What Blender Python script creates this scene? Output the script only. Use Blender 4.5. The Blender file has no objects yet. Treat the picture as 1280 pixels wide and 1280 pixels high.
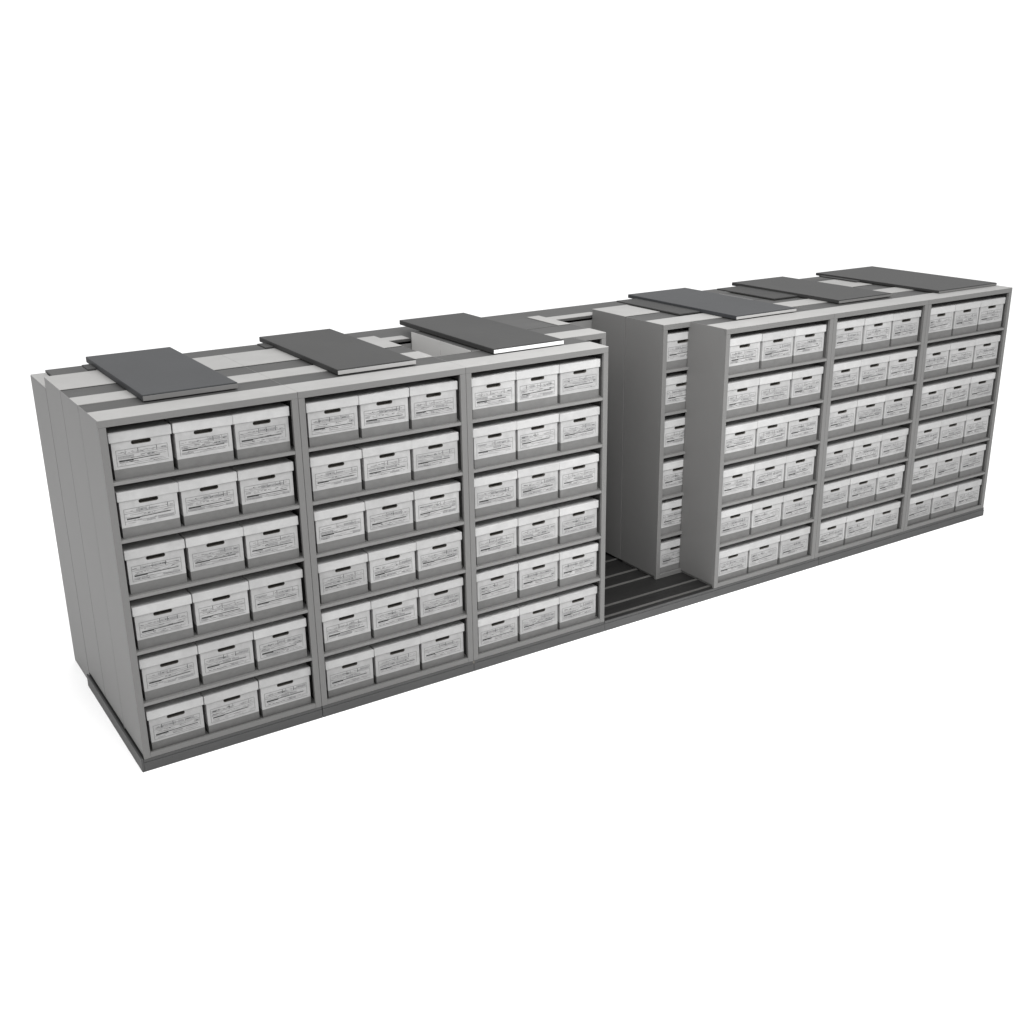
import bpy, bmesh, math, random
from mathutils import Vector, Matrix

# ------------------------------------------------------------------ set-up
S = 1.067                      # one shelving bay is 1.067 m (42 inches) wide; the numbers below are in bays
random.seed(11)
scn = bpy.context.scene
COL = scn.collection
H = 1.802                      # top of a unit on the tracks
FLOOR = -0.088

# ------------------------------------------------------------------ materials
def mat(name, col, rough=0.6, var=0.06, scale=9.0, stretch=(1, 1, 1), bump=0.0, bscale=60.0, spec=0.3, rand=0.0, metal=0.0):
    m = bpy.data.materials.new(name); m.use_nodes = True
    nt = m.node_tree; N = nt.nodes; L = nt.links
    b = N['Principled BSDF']
    b.inputs['Roughness'].default_value = rough
    b.inputs['Metallic'].default_value = metal
    b.inputs['Specular IOR Level'].default_value = spec
    tc = N.new('ShaderNodeTexCoord')
    oi = N.new('ShaderNodeObjectInfo')
    mp = N.new('ShaderNodeMapping'); mp.inputs['Scale'].default_value = stretch
    off = N.new('ShaderNodeVectorMath'); off.operation = 'SCALE'; off.inputs[3].default_value = 37.0
    cx = N.new('ShaderNodeCombineXYZ')
    for i in range(3): L.new(oi.outputs['Random'], cx.inputs[i])
    L.new(cx.outputs[0], off.inputs[0])
    L.new(off.outputs[0], mp.inputs['Location'])
    L.new(tc.outputs['Object'], mp.inputs['Vector'])
    n = N.new('ShaderNodeTexNoise'); n.inputs['Scale'].default_value = scale; n.inputs['Detail'].default_value = 6
    n.inputs['Roughness'].default_value = 0.65
    L.new(mp.outputs[0], n.inputs['Vector'])
    mr = N.new('ShaderNodeMapRange'); mr.inputs[1].default_value = 0.25; mr.inputs[2].default_value = 0.75
    mr.inputs[3].default_value = 1 - var; mr.inputs[4].default_value = 1 + var
    L.new(n.outputs['Fac'], mr.inputs[0])
    r2 = N.new('ShaderNodeMapRange'); r2.inputs[3].default_value = 1 - rand; r2.inputs[4].default_value = 1 + rand
    L.new(oi.outputs['Random'], r2.inputs[0])
    mu = N.new('ShaderNodeMath'); mu.operation = 'MULTIPLY'
    L.new(mr.outputs[0], mu.inputs[0]); L.new(r2.outputs[0], mu.inputs[1])
    sc = N.new('ShaderNodeVectorMath'); sc.operation = 'SCALE'; sc.inputs[0].default_value = col
    L.new(mu.outputs[0], sc.inputs[3]); L.new(sc.outputs[0], b.inputs['Base Color'])
    if bump:
        n2 = N.new('ShaderNodeTexNoise'); n2.inputs['Scale'].default_value = bscale; n2.inputs['Detail'].default_value = 4
        L.new(mp.outputs[0], n2.inputs['Vector'])
        bp = N.new('ShaderNodeBump'); bp.inputs['Strength'].default_value = bump; bp.inputs['Distance'].default_value = 0.004
        L.new(n2.outputs['Fac'], bp.inputs['Height']); L.new(bp.outputs[0], b.inputs['Normal'])
    return m

g = lambda v, w=0.0: (v * (1 + w), v, v * (1 - 1.6 * w))
PAINT = mat('painted_steel', g(0.104, .012), 0.5, 0.035, 2.2, (1, 1, .7), 0.04, 90, 0.35)
LIT_END = mat('lit_end_steel', g(0.42, .012), 0.55, 0.035, 2.2, (1, 1, .7), 0.05, 90, 0.35)  # same grey steel, lightened to stand in for light falling into the gap
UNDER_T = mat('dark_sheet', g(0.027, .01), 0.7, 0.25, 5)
PLATE = mat('top_plate_paint', g(0.240, .012), 0.55, 0.06, 6, (1, 1, 1), 0.06, 70)
SHELF = mat('shelf_paint', g(0.128, .01), 0.55, 0.06, 8, (.4, 1, 1), 0.05, 90)
DARKTOP = mat('dark_top_steel', g(0.040, .012), 0.6, 0.16, 6, (.5, 1, 1), 0.15, 40)
BOARD = mat('dark_board', g(0.020, .01), 0.6, 0.16, 2.6, (1, .5, 1), 0.1, 30)
BOARDB = mat('blue_grey_board', (0.0218, 0.0229, 0.0250), 0.6, 0.16, 2.6, (1, .5, 1), 0.1, 30)
EDGE_W = mat('white_board_edge', g(0.60, .0), 0.6, 0.04)
EDGE_L = mat('pale_board_edge', g(0.30, .01), 0.6, 0.06)
EDGE_D = mat('grey_board_edge', g(0.13, .01), 0.6, 0.08)
BASE = mat('base_paint', g(0.046, .0), 0.6, 0.14, 6, (.25, 1, 1.6), 0.2, 30)
DECK = mat('deck_plate', g(0.010, .02), 0.55, 0.35, 5, (.3, 1.5, 1), 0.2, 25)
RAIL = mat('steel_rail', g(0.062, .02), 0.5, 0.40, 7, (.3, 1, 1))
CARD = mat('white_cardboard', g(0.262, .004), 0.85, 0.13, 16, (1, 1, 1), 0.4, 22, 0.15, 0.08)
LIDM = mat('lid_cardboard', g(0.305, .004), 0.85, 0.09, 12, (1, 1, 1), 0.4, 16, 0.15, 0.07)
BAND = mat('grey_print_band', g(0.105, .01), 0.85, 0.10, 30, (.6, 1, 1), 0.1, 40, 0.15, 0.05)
HOLE = mat('dark_hole', g(0.085, .06), 0.9, 0.3, 40)
INK = mat('black_ink', g(0.035, .0), 0.9, 0.7, 90, (1, 1, 1), 0, 60, 0.1)
INKL = mat('faded_ink', g(0.145, .0), 0.9, 0.35, 110, (1, 1, 1), 0, 60, 0.1)
WASH = mat('pale_ink', g(0.185, .0), 0.9, 0.3, 150, (1, 1, 1), 0, 60, 0.1)
WHITE = mat('white_floor', (0.97, 0.97, 0.97), 0.9, 0.0)

# ------------------------------------------------------------------ mesh helpers
class MB:
    def __init__(s): s.bm = bmesh.new(); s.mats = []
    def mi(s, m):
        if m not in s.mats: s.mats.append(m)
        return s.mats.index(m)
    def box(s, x0, x1, y0, y1, z0, z1, m, bev=0.0, skip=''):
        vs = [s.bm.verts.new((x * S, y * S, z * S)) for x in (x0, x1) for y in (y0, y1) for z in (z0, z1)]
        F = dict(l=(0, 1, 3, 2), r=(4, 6, 7, 5), f=(0, 4, 5, 1), b=(2, 3, 7, 6), d=(0, 2, 6, 4), t=(1, 5, 7, 3))
        k = s.mi(m); fs = []
        for n, q in F.items():
            if n in skip: continue
            f = s.bm.faces.new([vs[i] for i in q]); f.material_index = k; fs.append(f)
        if bev:
            es = list({e for f in fs for e in f.edges})
            r = bmesh.ops.bevel(s.bm, geom=es, offset=bev * S, segments=2, profile=0.5, affect='EDGES', clamp_overlap=True)
            for f in r['faces']: f.material_index = k
        return s
    def quad(s, pts, m):
        f = s.bm.faces.new([s.bm.verts.new(Vector(p) * S) for p in pts]); f.material_index = s.mi(m); return s
    def mesh(s, name):
        me = bpy.data.meshes.new(name)
        s.bm.normal_update(); s.bm.to_mesh(me); s.bm.free()
        for m in s.mats: me.materials.append(m)
        return me
    def build(s, name, parent=None, loc=(0, 0, 0)):
        return link(name, s.mesh(name), parent, loc)

def link(name, me, parent=None, loc=(0, 0, 0), rz=0.0):
    o = bpy.data.objects.new(name, me); COL.objects.link(o)
    o.location = Vector(loc) * S; o.rotation_euler = (0, 0, rz)
    if parent: o.parent = parent
    return o

def thing(name, label, cat, loc=(0, 0, 0), group=None, rz=0.0):
    o = link(name, None, None, loc, rz); o.empty_display_size = 0.1
    o['label'] = label; o['category'] = cat
    if group: o['group'] = group
    return o

# ------------------------------------------------------------------ floor
fl = MB()
fl.quad([(-220, -220, FLOOR), (220, -220, FLOOR), (220, 220, FLOOR), (-220, 220, FLOOR)], WHITE)
f = fl.build('floor'); f['kind'] = 'structure'

# ------------------------------------------------------------------ track platform
X0, X1 = -0.010, 6.962
DZ = -0.020
tp = thing('track_platform', 'long low dark grey track base under all the rolling shelving units', 'platform', (0, 0, FLOOR))
def tpb(mb, name, lab=None):
    o = mb.build(name, tp, (0, 0, -FLOOR))
    if lab: o['label'] = lab
    return o
tpb(MB().box(X0 + .006, X1 - .006, .008, 1.140, FLOOR, DZ, DECK), 'deck', 'nearly black deck between the rails')
for a, b in ((X0 + .006, .9985), (1.0015, 1.999), (2.001, 3.0), (3.001, 4.9985), (5.0015, X1)):
    m = MB(); m.box(a, b, -.004, .0075, FLOOR, -.0365, BASE, .002)
    m.box(a + .001, b - .001, -.0012, .0074, -.0350, DZ + .001, BASE, .001)
    m.box(a + .001, b - .001, .0014, .0072, -.0364, -.0351, DECK)
    tpb(m, 'front_fascia')
tpb(MB().box(X0 - .006, X0 + .0055, -.004, 1.146, FLOOR, DZ + .010, BASE, .002), 'end_fascia')
tpb(MB().box(X1 - .0055, X1 + .004, .008, 1.146, FLOOR, DZ + .018, BASE, .002), 'end_fascia')
for y, w in ((.050, .010), (.190, .010), (.430, .010), (.583, .010), (.825, .010), (1.0, .010)):
    r = MB(); r.box(X0 + .02, X1 - .02, y - w, y + w, DZ + .0005, DZ + .007, RAIL, .001)
    tpb(r, 'rail')
bh = MB()                                                          # round hole in the fascia at the second joint
pts = [(2.0 + .0075 * math.cos(t), -.0018, -.028 + .009 * math.sin(t)) for t in [i * math.tau / 16 for i in range(16)]]
bh.quad(pts, HOLE); bh.quad([(x, -.0013, z) for x, y, z in pts][::-1], HOLE)
tpb(bh, 'bolt_hole')

# ------------------------------------------------------------------ shelving units
SHELVES = [1.491, 1.194, .893, .589, .297]
def unit(label, x0, w, y0, d, z0=0.0, height=H, front=True, plate=((0, 1, 0, .5),), group=None, end=None):
    """open fronted steel shelving unit; plate: light cover sheets on the top as fractions of width / depth"""
    t = thing('shelving_unit', label, 'shelving', (x0, y0, z0), group)
    h = height; th = .012; pw = .036
    for s in (0, 1):
        a, b = (0.001, th) if s == 0 else (w - th, w - .001)
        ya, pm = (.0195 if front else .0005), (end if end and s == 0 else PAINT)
        m = MB(); m.box(a, b, ya, d - .0005, 0.002, h - .0135, pm, .0008)
        a2, b2 = (a, a + .0022) if s == 0 else (b - .0022, b)
        m.box(a2, b2, ya, d - .0006, h - .0136, h - .0024, pm)       # upturned edge
        sp = m.build('side_panel', t)
        if pm is not PAINT: sp['label'] = 'end panel facing the narrow gap, light from above painted in'
        if front:
            a, b = (0.001, pw) if s == 0 else (w - pw, w - .001)
            m = MB()
            m.box(a, b, 0, .004, -.0185, h - .0365, PAINT, .0012)       # face of the post
            a2, b2 = (0.0012, .0045) if s == 0 else (w - .0045, w - .0012)
            m.box(a2, b2, .0042, .0192, -.0185, h - .037, PAINT)        # outer return
            a2, b2 = (pw - .004, pw - .0005) if s == 0 else (w - pw + .0005, w - pw + .004)
            m.box(a2, b2, .0042, .0192, .0, h - .037, PAINT)            # inner return
            m.build('post', t)
    MB().box(th + .001, w - th - .001, d - .008, d - .002, .003, h - .0135, SHELF).build('back_panel', t)
    if front:
        MB().box(.001, w - .001, 0, .016, h - .036, h - .0025, PAINT, .0012).build('top_rail', t)
        MB().box(pw + .0005, w - pw - .0005, .001, .016, -.0185, .011, PAINT, .0012).build('bottom_rail', t)
        for z in SHELVES:
            MB().box(th + .001, w - th - .001, .003, d - .009, z - .017, z, SHELF, .001).build('shelf', t)
        MB().box(th + .001, w - th - .001, .0165, d - .009, -.017, -.003, SHELF).build('shelf', t)
        MB().box(.02, w - .02, .03, d - .01, -.0190, -.0175, DECK).build('carriage', t)
    y = .0165 if front else .003
    tp_ = MB().box(.0035, w - .0035, y, d - .002, h - .0130, h - .0030, DARKTOP, .001).build('top_panel', t)
    tp_['label'] = 'dark grey steel top'
    for (a, b, c, e) in plate:
        xa, xb = max(a * w, .0005), min(b * w, w - .0005)
        MB().box(xa, xb, c * d, e * d, h - .0022 if (a == 0 or b == 1) else h - .0022, h + .001, PLATE, .0006).build('top_plate', t)
    return t

D = .371
sides = ('left', 'middle', 'right')
GU = 'grey shelving units of the front row'
U1 = {}
for k in range(3):
    U1['left', k] = unit('grey shelving unit of file boxes, %s of three in the large left block' % sides[k], k, 1.0, 0, D, 0, H, True, ((0, 1, 0, .515),), GU)
for k in range(3):
    U1['right', k] = unit('grey shelving unit of file boxes, %s of three in the smaller right block' % sides[k], 3.956 + k, 1.0, 0, D, 0, H, True, ((0, 1, 0, .515),), GU)
G2 = 'grey shelving units of the second row'
P2 = ((0, 1, 0.005, .47),)
for x, w, t in ((0, 1, 'at the left end'), (1.0, 1, 'in the middle of the left block'), (2.264, 1.0, 'at the right end of the left block')):
    unit('second-row grey shelving unit %s, mostly hidden' % t, x, w, .3720, .3895, 0, H, True, P2 if x < 2 else ((.56, 1, .005, .47),), G2, LIT_END if x > 2 else None)
unit('grey shelving unit beside the dark aisle, half hidden behind the right block', 3.724, 1.07, .3525, .409, 0, H, True, P2, G2)
unit('second-row grey shelving unit behind the middle of the right block', 4.794, 1.07, .3720, .3895, 0, H, True, P2, G2)
unit('second-row grey shelving unit at the right end of the right block', 5.864, 1.07, .3720, .3895, 0, H, True, P2, G2)
G3 = 'grey shelving units of the third row'
def row3(x, w, t, plate, end=None): unit('third-row closed grey shelving unit, ' + t, x, w, .7655, .3795, 0, H, False, plate, G3, end)
row3(0, 1, 'pale top at the far left corner', ((0, 1, .0, 1),))
row3(1, 1, 'pale top between the first two dark boards', ((0, 1, .0, 1),))
row3(2.264, 1.0, 'its bare end showing under the third dark board', ((.90, 1, .0, 1),), LIT_END)
row3(3.724, 1.07, 'seamed end panel facing the dark aisle', ((0, .29, .0, 1),))
row3(4.794, 1.07, 'dark top behind the right block', ((.03, .12, .0, .95),))
row3(5.864, 1.07, 'pale patch beside the last dark board', ((.12, .34, .0, .95),))
# the fixed rear run stands on the floor
rr = thing('rear_shelving', 'long fixed grey shelving run along the back, its dark top lowest', 'shelving', (0, 1.1525, FLOOR))
ry, rh, rd = 1.1525, 1.735, .40
def rb(mb, n): return mb.build(n, rr, (0, -ry, -FLOOR))
rb(MB().box(.001, .013, ry, ry + rd, FLOOR, rh, PAINT, .0012), 'side_panel')
rb(MB().box(6.93, 6.942, ry, ry + rd, FLOOR, rh, PAINT, .0012), 'side_panel')
rb(MB().box(.0135, 6.9295, ry + rd - .012, ry + rd, FLOOR, rh - .002, PAINT), 'back_panel')
rb(MB().box(.0135, 6.9295, ry, ry + .008, FLOOR, rh - .012, SHELF), 'front_panel')
rb(MB().box(.088, 6.9295, ry + .0085, ry + rd + .02, rh + .0005, rh + .018, DARKTOP, .003), 'top_panel')
rb(MB().box(.002, .084, ry + .004, ry + rd, rh + .0005, rh + .006, PLATE, .001), 'top_plate')
rb(MB().box(2.02, 2.26, ry + .01, ry + .12, rh + .0185, rh + .022, PLATE, .001), 'top_plate')
rb(MB().box(3.28, 3.80, ry + .01, ry + .12, rh + .0185, rh + .022, PLATE, .001), 'top_plate')

# ------------------------------------------------------------------ dark boards lying across the tops
GB = 'dark boards lying across the tops'
def board(label, x0, x1, y0, y1, m, edge, th=.031, rz=0.0, sheet=None):
    cx = (x0 + x1) / 2; w = (x1 - x0) / 2
    t = thing('top_board', label, 'board', (cx, y0, H + .0012), GB, rz)
    b = MB()
    b.box(-w, w, .006, y1 - y0, 0, th, m, .004); b.box(-w + .001, w - .001, .001, .0059, th - .0055, th - .0015, m, .0005)
    o = b.build('panel', t)
    MB().box(-w + .001, w - .001, .0005, .0058, .003, th - .006, edge, .001).build('edge_strip', t)
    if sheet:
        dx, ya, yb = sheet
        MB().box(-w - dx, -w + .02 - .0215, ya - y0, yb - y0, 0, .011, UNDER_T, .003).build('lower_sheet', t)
    return t
board('blue-grey board on the left unit with a dull grey front edge', .285, .775, .245, 1.395, BOARDB, EDGE_D, .034, 0, (.05, 1.15, 1.29))
board('dark board on the second unit with a pale grey front edge', 1.33, 1.81, .225, 1.395, BOARD, EDGE_L, .031, 0, (.055, 1.15, 1.29))
board('dark board with a bright white front edge above the open pocket', 2.315, 2.815, .205, 1.405, BOARD, EDGE_W)
board('blue-grey board with a pale edge on the right block, nearest the aisle', 4.235, 4.80, .205, 1.385, BOARDB, EDGE_L, .027, .0, (.19, .57, 1.28))
board('dark board in the middle of the right block', 5.285, 5.85, .255, 1.38, BOARD, EDGE_D, .026, .0, (.25, .66, 1.28))
board('large dark board at the far right end of the shelving', 6.245, 6.945, .135, 1.385, BOARD, EDGE_D, .022, .0, (.05, .9, 1.3))

# ------------------------------------------------------------------ file boxes
LW, LD, LH = .302, .335, .050       # lid
BW, BD, BH = .284, .325, .236       # body width / depth, total height
ZL = BH - LH
BANDH = .053
def body_mesh():
    m = MB(); bm = m.bm
    w, d = BW / 2, BD; y0 = .006
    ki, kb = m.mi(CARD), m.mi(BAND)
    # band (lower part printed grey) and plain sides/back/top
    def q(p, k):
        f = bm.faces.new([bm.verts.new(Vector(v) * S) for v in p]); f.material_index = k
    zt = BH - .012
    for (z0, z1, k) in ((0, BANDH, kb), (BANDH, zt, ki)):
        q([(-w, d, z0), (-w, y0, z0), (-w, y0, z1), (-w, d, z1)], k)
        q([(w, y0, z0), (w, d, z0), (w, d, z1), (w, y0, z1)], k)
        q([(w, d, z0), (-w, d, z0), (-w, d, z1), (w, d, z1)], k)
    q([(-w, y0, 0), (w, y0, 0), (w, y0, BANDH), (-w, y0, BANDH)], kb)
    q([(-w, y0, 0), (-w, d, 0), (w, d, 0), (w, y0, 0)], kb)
    q([(-w, y0, zt), (w, y0, zt), (w, d, zt), (-w, d, zt)], ki)
    # front face with the hand hole cut through it
    out = [bm.verts.new(Vector(p) * S) for p in ((-w, y0, BANDH), (w, y0, BANDH), (w, y0, zt), (-w, y0, zt))]
    inn = [bm.verts.new(Vector(p) * S) for p in hole_loop(y0)]
    es = [bm.edges.new((l[i], l[(i + 1) % len(l)])) for l in (out, inn) for i in range(len(l))]
    r = bmesh.ops.triangle_fill(bm, edges=es, use_beauty=True, normal=(0, -1, 0))
    for f in r['geom']:
        if isinstance(f, bmesh.types.BMFace):
            f.material_index = ki
            f.normal_update()
            if f.normal.y > 0: f.normal_flip()
    return m.mesh('body')
HW, HR = .048, .0104
HZ = ZL - .0100
def hole_loop(y):
    L = []
    for i in range(9): a = -math.pi / 2 + math.pi * i / 8; L.append((HW - HR + HR * math.cos(a), y, HZ + HR * math.sin(a)))
    for i in range(9): a = math.pi / 2 + math.pi * i / 8; L.append((-HW + HR + HR * math.cos(a), y, HZ + HR * math.sin(a)))
    return L
def hole_mesh():
    m = MB(); a = hole_loop(.0061); b = hole_loop(.045); n = len(a)
    for i in range(n): m.quad([a[i], b[i], b[(i + 1) % n], a[(i + 1) % n]], HOLE)
    m.quad(b, HOLE)
    return m.mesh('handle_hole')
def lid_mesh(v):
    rnd = random.Random(v)
    m = MB(); m.box(-LW / 2, LW / 2, 0, LD, ZL, BH, LIDM, .004)
    for vt in m.bm.verts:                                            # slightly crushed cardboard
        x = vt.co.x / S
        if vt.co.z > (ZL + .03) * S: vt.co.z += (rnd.uniform(-.001, .001) + .0012 * math.sin(v + x * 14)) * S
    return m.mesh('lid')
def form_mesh(v):
    rnd = random.Random(100 + v)
    m = MB(); y = .0055
    def line(x0, x1, z0, z1, t, k):
        n = max(1, int(abs(x1 - x0) / .05))
        dx, dz = x1 - x0, z1 - z0; l = math.hypot(dx, dz); nx, nz = -dz / l * t / 2, dx / l * t / 2
        for i in range(n):
            a, b = i / n, (i + 1) / n
            p = (x0 + dx * a, z0 + dz * a); q_ = (x0 + dx * b, z0 + dz * b)
            m.quad([(p[0] - nx, y, p[1] - nz), (q_[0] - nx, y, q_[1] - nz), (q_[0] + nx, y, q_[1] + nz), (p[0] + nx, y, p[1] + nz)], k)
    tilt = rnd.uniform(-.002, .002)
    def block(x0, x1, z0, z1):
        m.quad([(x0, y + .0002, z0), (x1, y + .0002, z0 + tilt * .5), (x1, y + .0002, z1 + tilt * .5), (x0, y + .0002, z1)], WASH)
    for z0, z1, p in ((.124, .142, .35), (.099, .118, .4), (.069, .087, .35)):
        x = -.118
        while x < .10:
            l = rnd.uniform(.02, .09)
            if rnd.random() < p: block(x, min(x + l, .118), z0 + rnd.uniform(0, .004), z1 - rnd.uniform(0, .006))
            x += l + rnd.uniform(.004, .012)
    xl, xr, zb, zt = -.124, .122, .066, .146
    # frame of the form
    line(xl, xr, zt, zt + tilt, .0028, INKL)
    line(xl, xl, zb, zt, .0028, INKL)
    line(xr, xr, zb + .01, zt, .0026, INKL)
    if v % 2: line(xl, xr, zb, zb + tilt, .0022, INKL)
    # row of boxes under the frame
    zc = .122
    line(xl, xr, zc, zc + tilt, .0022, INKL)
    xs = sorted(rnd.sample([-.08, -.05, -.02, .0, .02, .045, .07, .09], 3))
    for x in xs: line(x, x, zc, zt, .0026, INKL if rnd.random() < .6 else INK)
    # heavy bar and the rule that runs on from it
    zr = .092 + rnd.uniform(-.003, .003)
    xe = xl + .012 + rnd.uniform(.055, .075)
    line(xl + .010, xe, zr, zr, .0082 if v % 3 else .0066, INK)
    line(xe, xr - rnd.uniform(.01, .04), zr + .002, zr + .004 + tilt, .0038, INK)
    for z in (.131, .114, .103, .083, .074):                        # uneven ruled lines
        x = xl + rnd.uniform(0, .02); zz = z + rnd.uniform(-.001, .001)
        while x < xr - .02:
            l = rnd.uniform(.012, .04); z2 = z + rnd.uniform(-.0022, .0022)
            if rnd.random() < .8: line(x, min(x + l, xr - .004), zz, z2, rnd.uniform(.0014, .0026), INKL if rnd.random() < .85 else INK)
            x += l; zz = z2
    # lines of small print and hand-written scribble, all illegible
    for z in (.134, .128, .110, .084, .075):
        x = xl + .01 + rnd.uniform(0, .02)
        if z < .09 and rnd.random() < .25: continue
        while x < xr - .015:
            l = rnd.uniform(.004, .022)
            if rnd.random() < .5:
                line(x, min(x + l, xr - .006), z + rnd.uniform(-.001, .001), z + rnd.uniform(-.001, .001), rnd.uniform(.0016, .0036), INKL if rnd.random() < .8 else INK)
            x += l + rnd.uniform(.003, .012)
    return m.mesh('printed_form')
BODY, HOLEM = body_mesh(), hole_mesh()
LIDS = [lid_mesh(i) for i in range(5)]
FORMS = [form_mesh(i) for i in range(24)]
GX = 'white file boxes on the shelves'
proto = None
def file_box(x, y, z, label, n):
    """copies the first box with its parts"""
    global proto
    rnd = random.Random('box %d' % n)
    if proto is None:
        t = thing('file_box', label, 'file box', group=GX)
        proto = [t, link('body', BODY, t), link('lid', LIDS[0], t), link('handle_hole', HOLEM, t), link('printed_form', FORMS[0], t)]
        parts = proto[1:]; proto[1]['label'] = 'white cardboard body with a grey band along the bottom'
    else:
        t = proto[0].copy(); COL.objects.link(t); parts = []
        for p in proto[1:]:
            c = p.copy(); c.parent = t; COL.objects.link(c); parts.append(c)
    t['label'] = label
    t.location = Vector((x + rnd.uniform(-.0012, .0012), y + rnd.uniform(-.001, .004), z)) * S
    t.rotation_euler = (0, 0, rnd.uniform(-.011, .011))
    parts[1].rotation_euler = (0, rnd.uniform(-.009, .009), rnd.uniform(-.006, .006)); parts[1].location = Vector((0, rnd.uniform(-.002, .001), .0012)) * S
    parts[1].data = LIDS[rnd.randrange(len(LIDS))]
    parts[3].data = FORMS[rnd.randrange(len(FORMS))]
    return t
rows = ['top shelf', 'second shelf', 'third shelf', 'fourth shelf', 'fifth shelf', 'bottom shelf']
RZ = SHELVES + [-.003]
n = 0
for blk, xs in (('left', 0), ('right', 3.956)):
    for k in range(3):
        for r in range(6):
            for c in range(3):
                lab = 'white file box, %s on the %s, %s unit of the %s block' % (sides[c], rows[r], sides[k], blk)
                off = .0455 if blk == 'left' else .043
                file_box(xs + k + off + LW / 2 + c * .3047, .0185, RZ[r] + .0006, lab, n); n += 1
for r in range(6):
    file_box(3.724 + .046 + LW / 2, .3525 + .021, RZ[r] + .0006, 'half hidden white file box on the %s of the unit by the aisle' % rows[r], n); n += 1

# ------------------------------------------------------------------ camera
cp = Vector((-1.16234502, -5.43091818, 3.17013418)) * S
R = ((0.83562351, -0.54922239, -0.00938723), (-0.19183159, -0.27576674, -0.94188818), (0.51471739, 0.78886467, -0.33579537))
cam = bpy.data.cameras.new('camera'); co = bpy.data.objects.new('camera', cam); COL.objects.link(co)
M = Matrix(((R[0][0], -R[1][0], -R[2][0]), (R[0][1], -R[1][1], -R[2][1]), (R[0][2], -R[1][2], -R[2][2])))
co.matrix_world = Matrix.Translation(cp) @ M.to_4x4()
cam.sensor_width = 36; cam.lens = 1428.15 / 1280 * 36
cam.shift_x = (640 - 655.46) / 1280; cam.shift_y = (642.18 - 640) / 1280
cam.clip_end = 1000; cam.clip_start = .05
scn.camera = co

# ------------------------------------------------------------------ light: white studio surround, one large soft box and an added aisle fill
w = bpy.data.worlds.new('World'); scn.world = w; w.use_nodes = True
bg = w.node_tree.nodes['Background']
WN = w.node_tree.nodes; WL = w.node_tree.links                       # white surround, dimmed towards the left to hold down the left end panel
wt = WN.new('ShaderNodeTexCoord'); ws = WN.new('ShaderNodeSeparateXYZ'); WL.new(wt.outputs['Generated'], ws.inputs[0])
wm = WN.new('ShaderNodeMapRange'); wm.interpolation_type = 'SMOOTHSTEP'
for i, v in ((1, -.9), (2, .05), (3, .80), (4, 1.25)): wm.inputs[i].default_value = v
WL.new(ws.outputs[0], wm.inputs[0]); WL.new(wm.outputs[0], bg.inputs[1]); bg.inputs[0].default_value = (1, 1, 1, 1)
def softbox(name, loc, target, sx, sy, power, spread=180):
    l = bpy.data.lights.new(name, 'AREA'); l.shape = 'RECTANGLE'; l.size = sx; l.size_y = sy; l.energy = power; l.spread = math.radians(spread)
    o = bpy.data.objects.new(name, l); COL.objects.link(o); o.location = loc
    o.rotation_euler = (Vector(target) - Vector(loc)).to_track_quat('-Z', 'Y').to_euler()
softbox('softbox', (1.2, -3.2, 6.8), (2.0, 0.4, 0), 14, 4, 720)
softbox('aisle_fill', (1.2, -3.4, 4.6), (4.5, 0.2, 0.95), 1.6, 1.6, 42, 62)  # added fill with no real source, brightens the side panels along the aisle
scn.view_settings.view_transform = 'Standard'; scn.view_settings.look = 'None'
scn.view_settings.exposure = 0; scn.view_settings.gamma = 1
scn.view_settings.use_curve_mapping = False
scn.cycles.max_bounces = 8; scn.cycles.diffuse_bounces = 5
scn.cycles.use_denoising = True
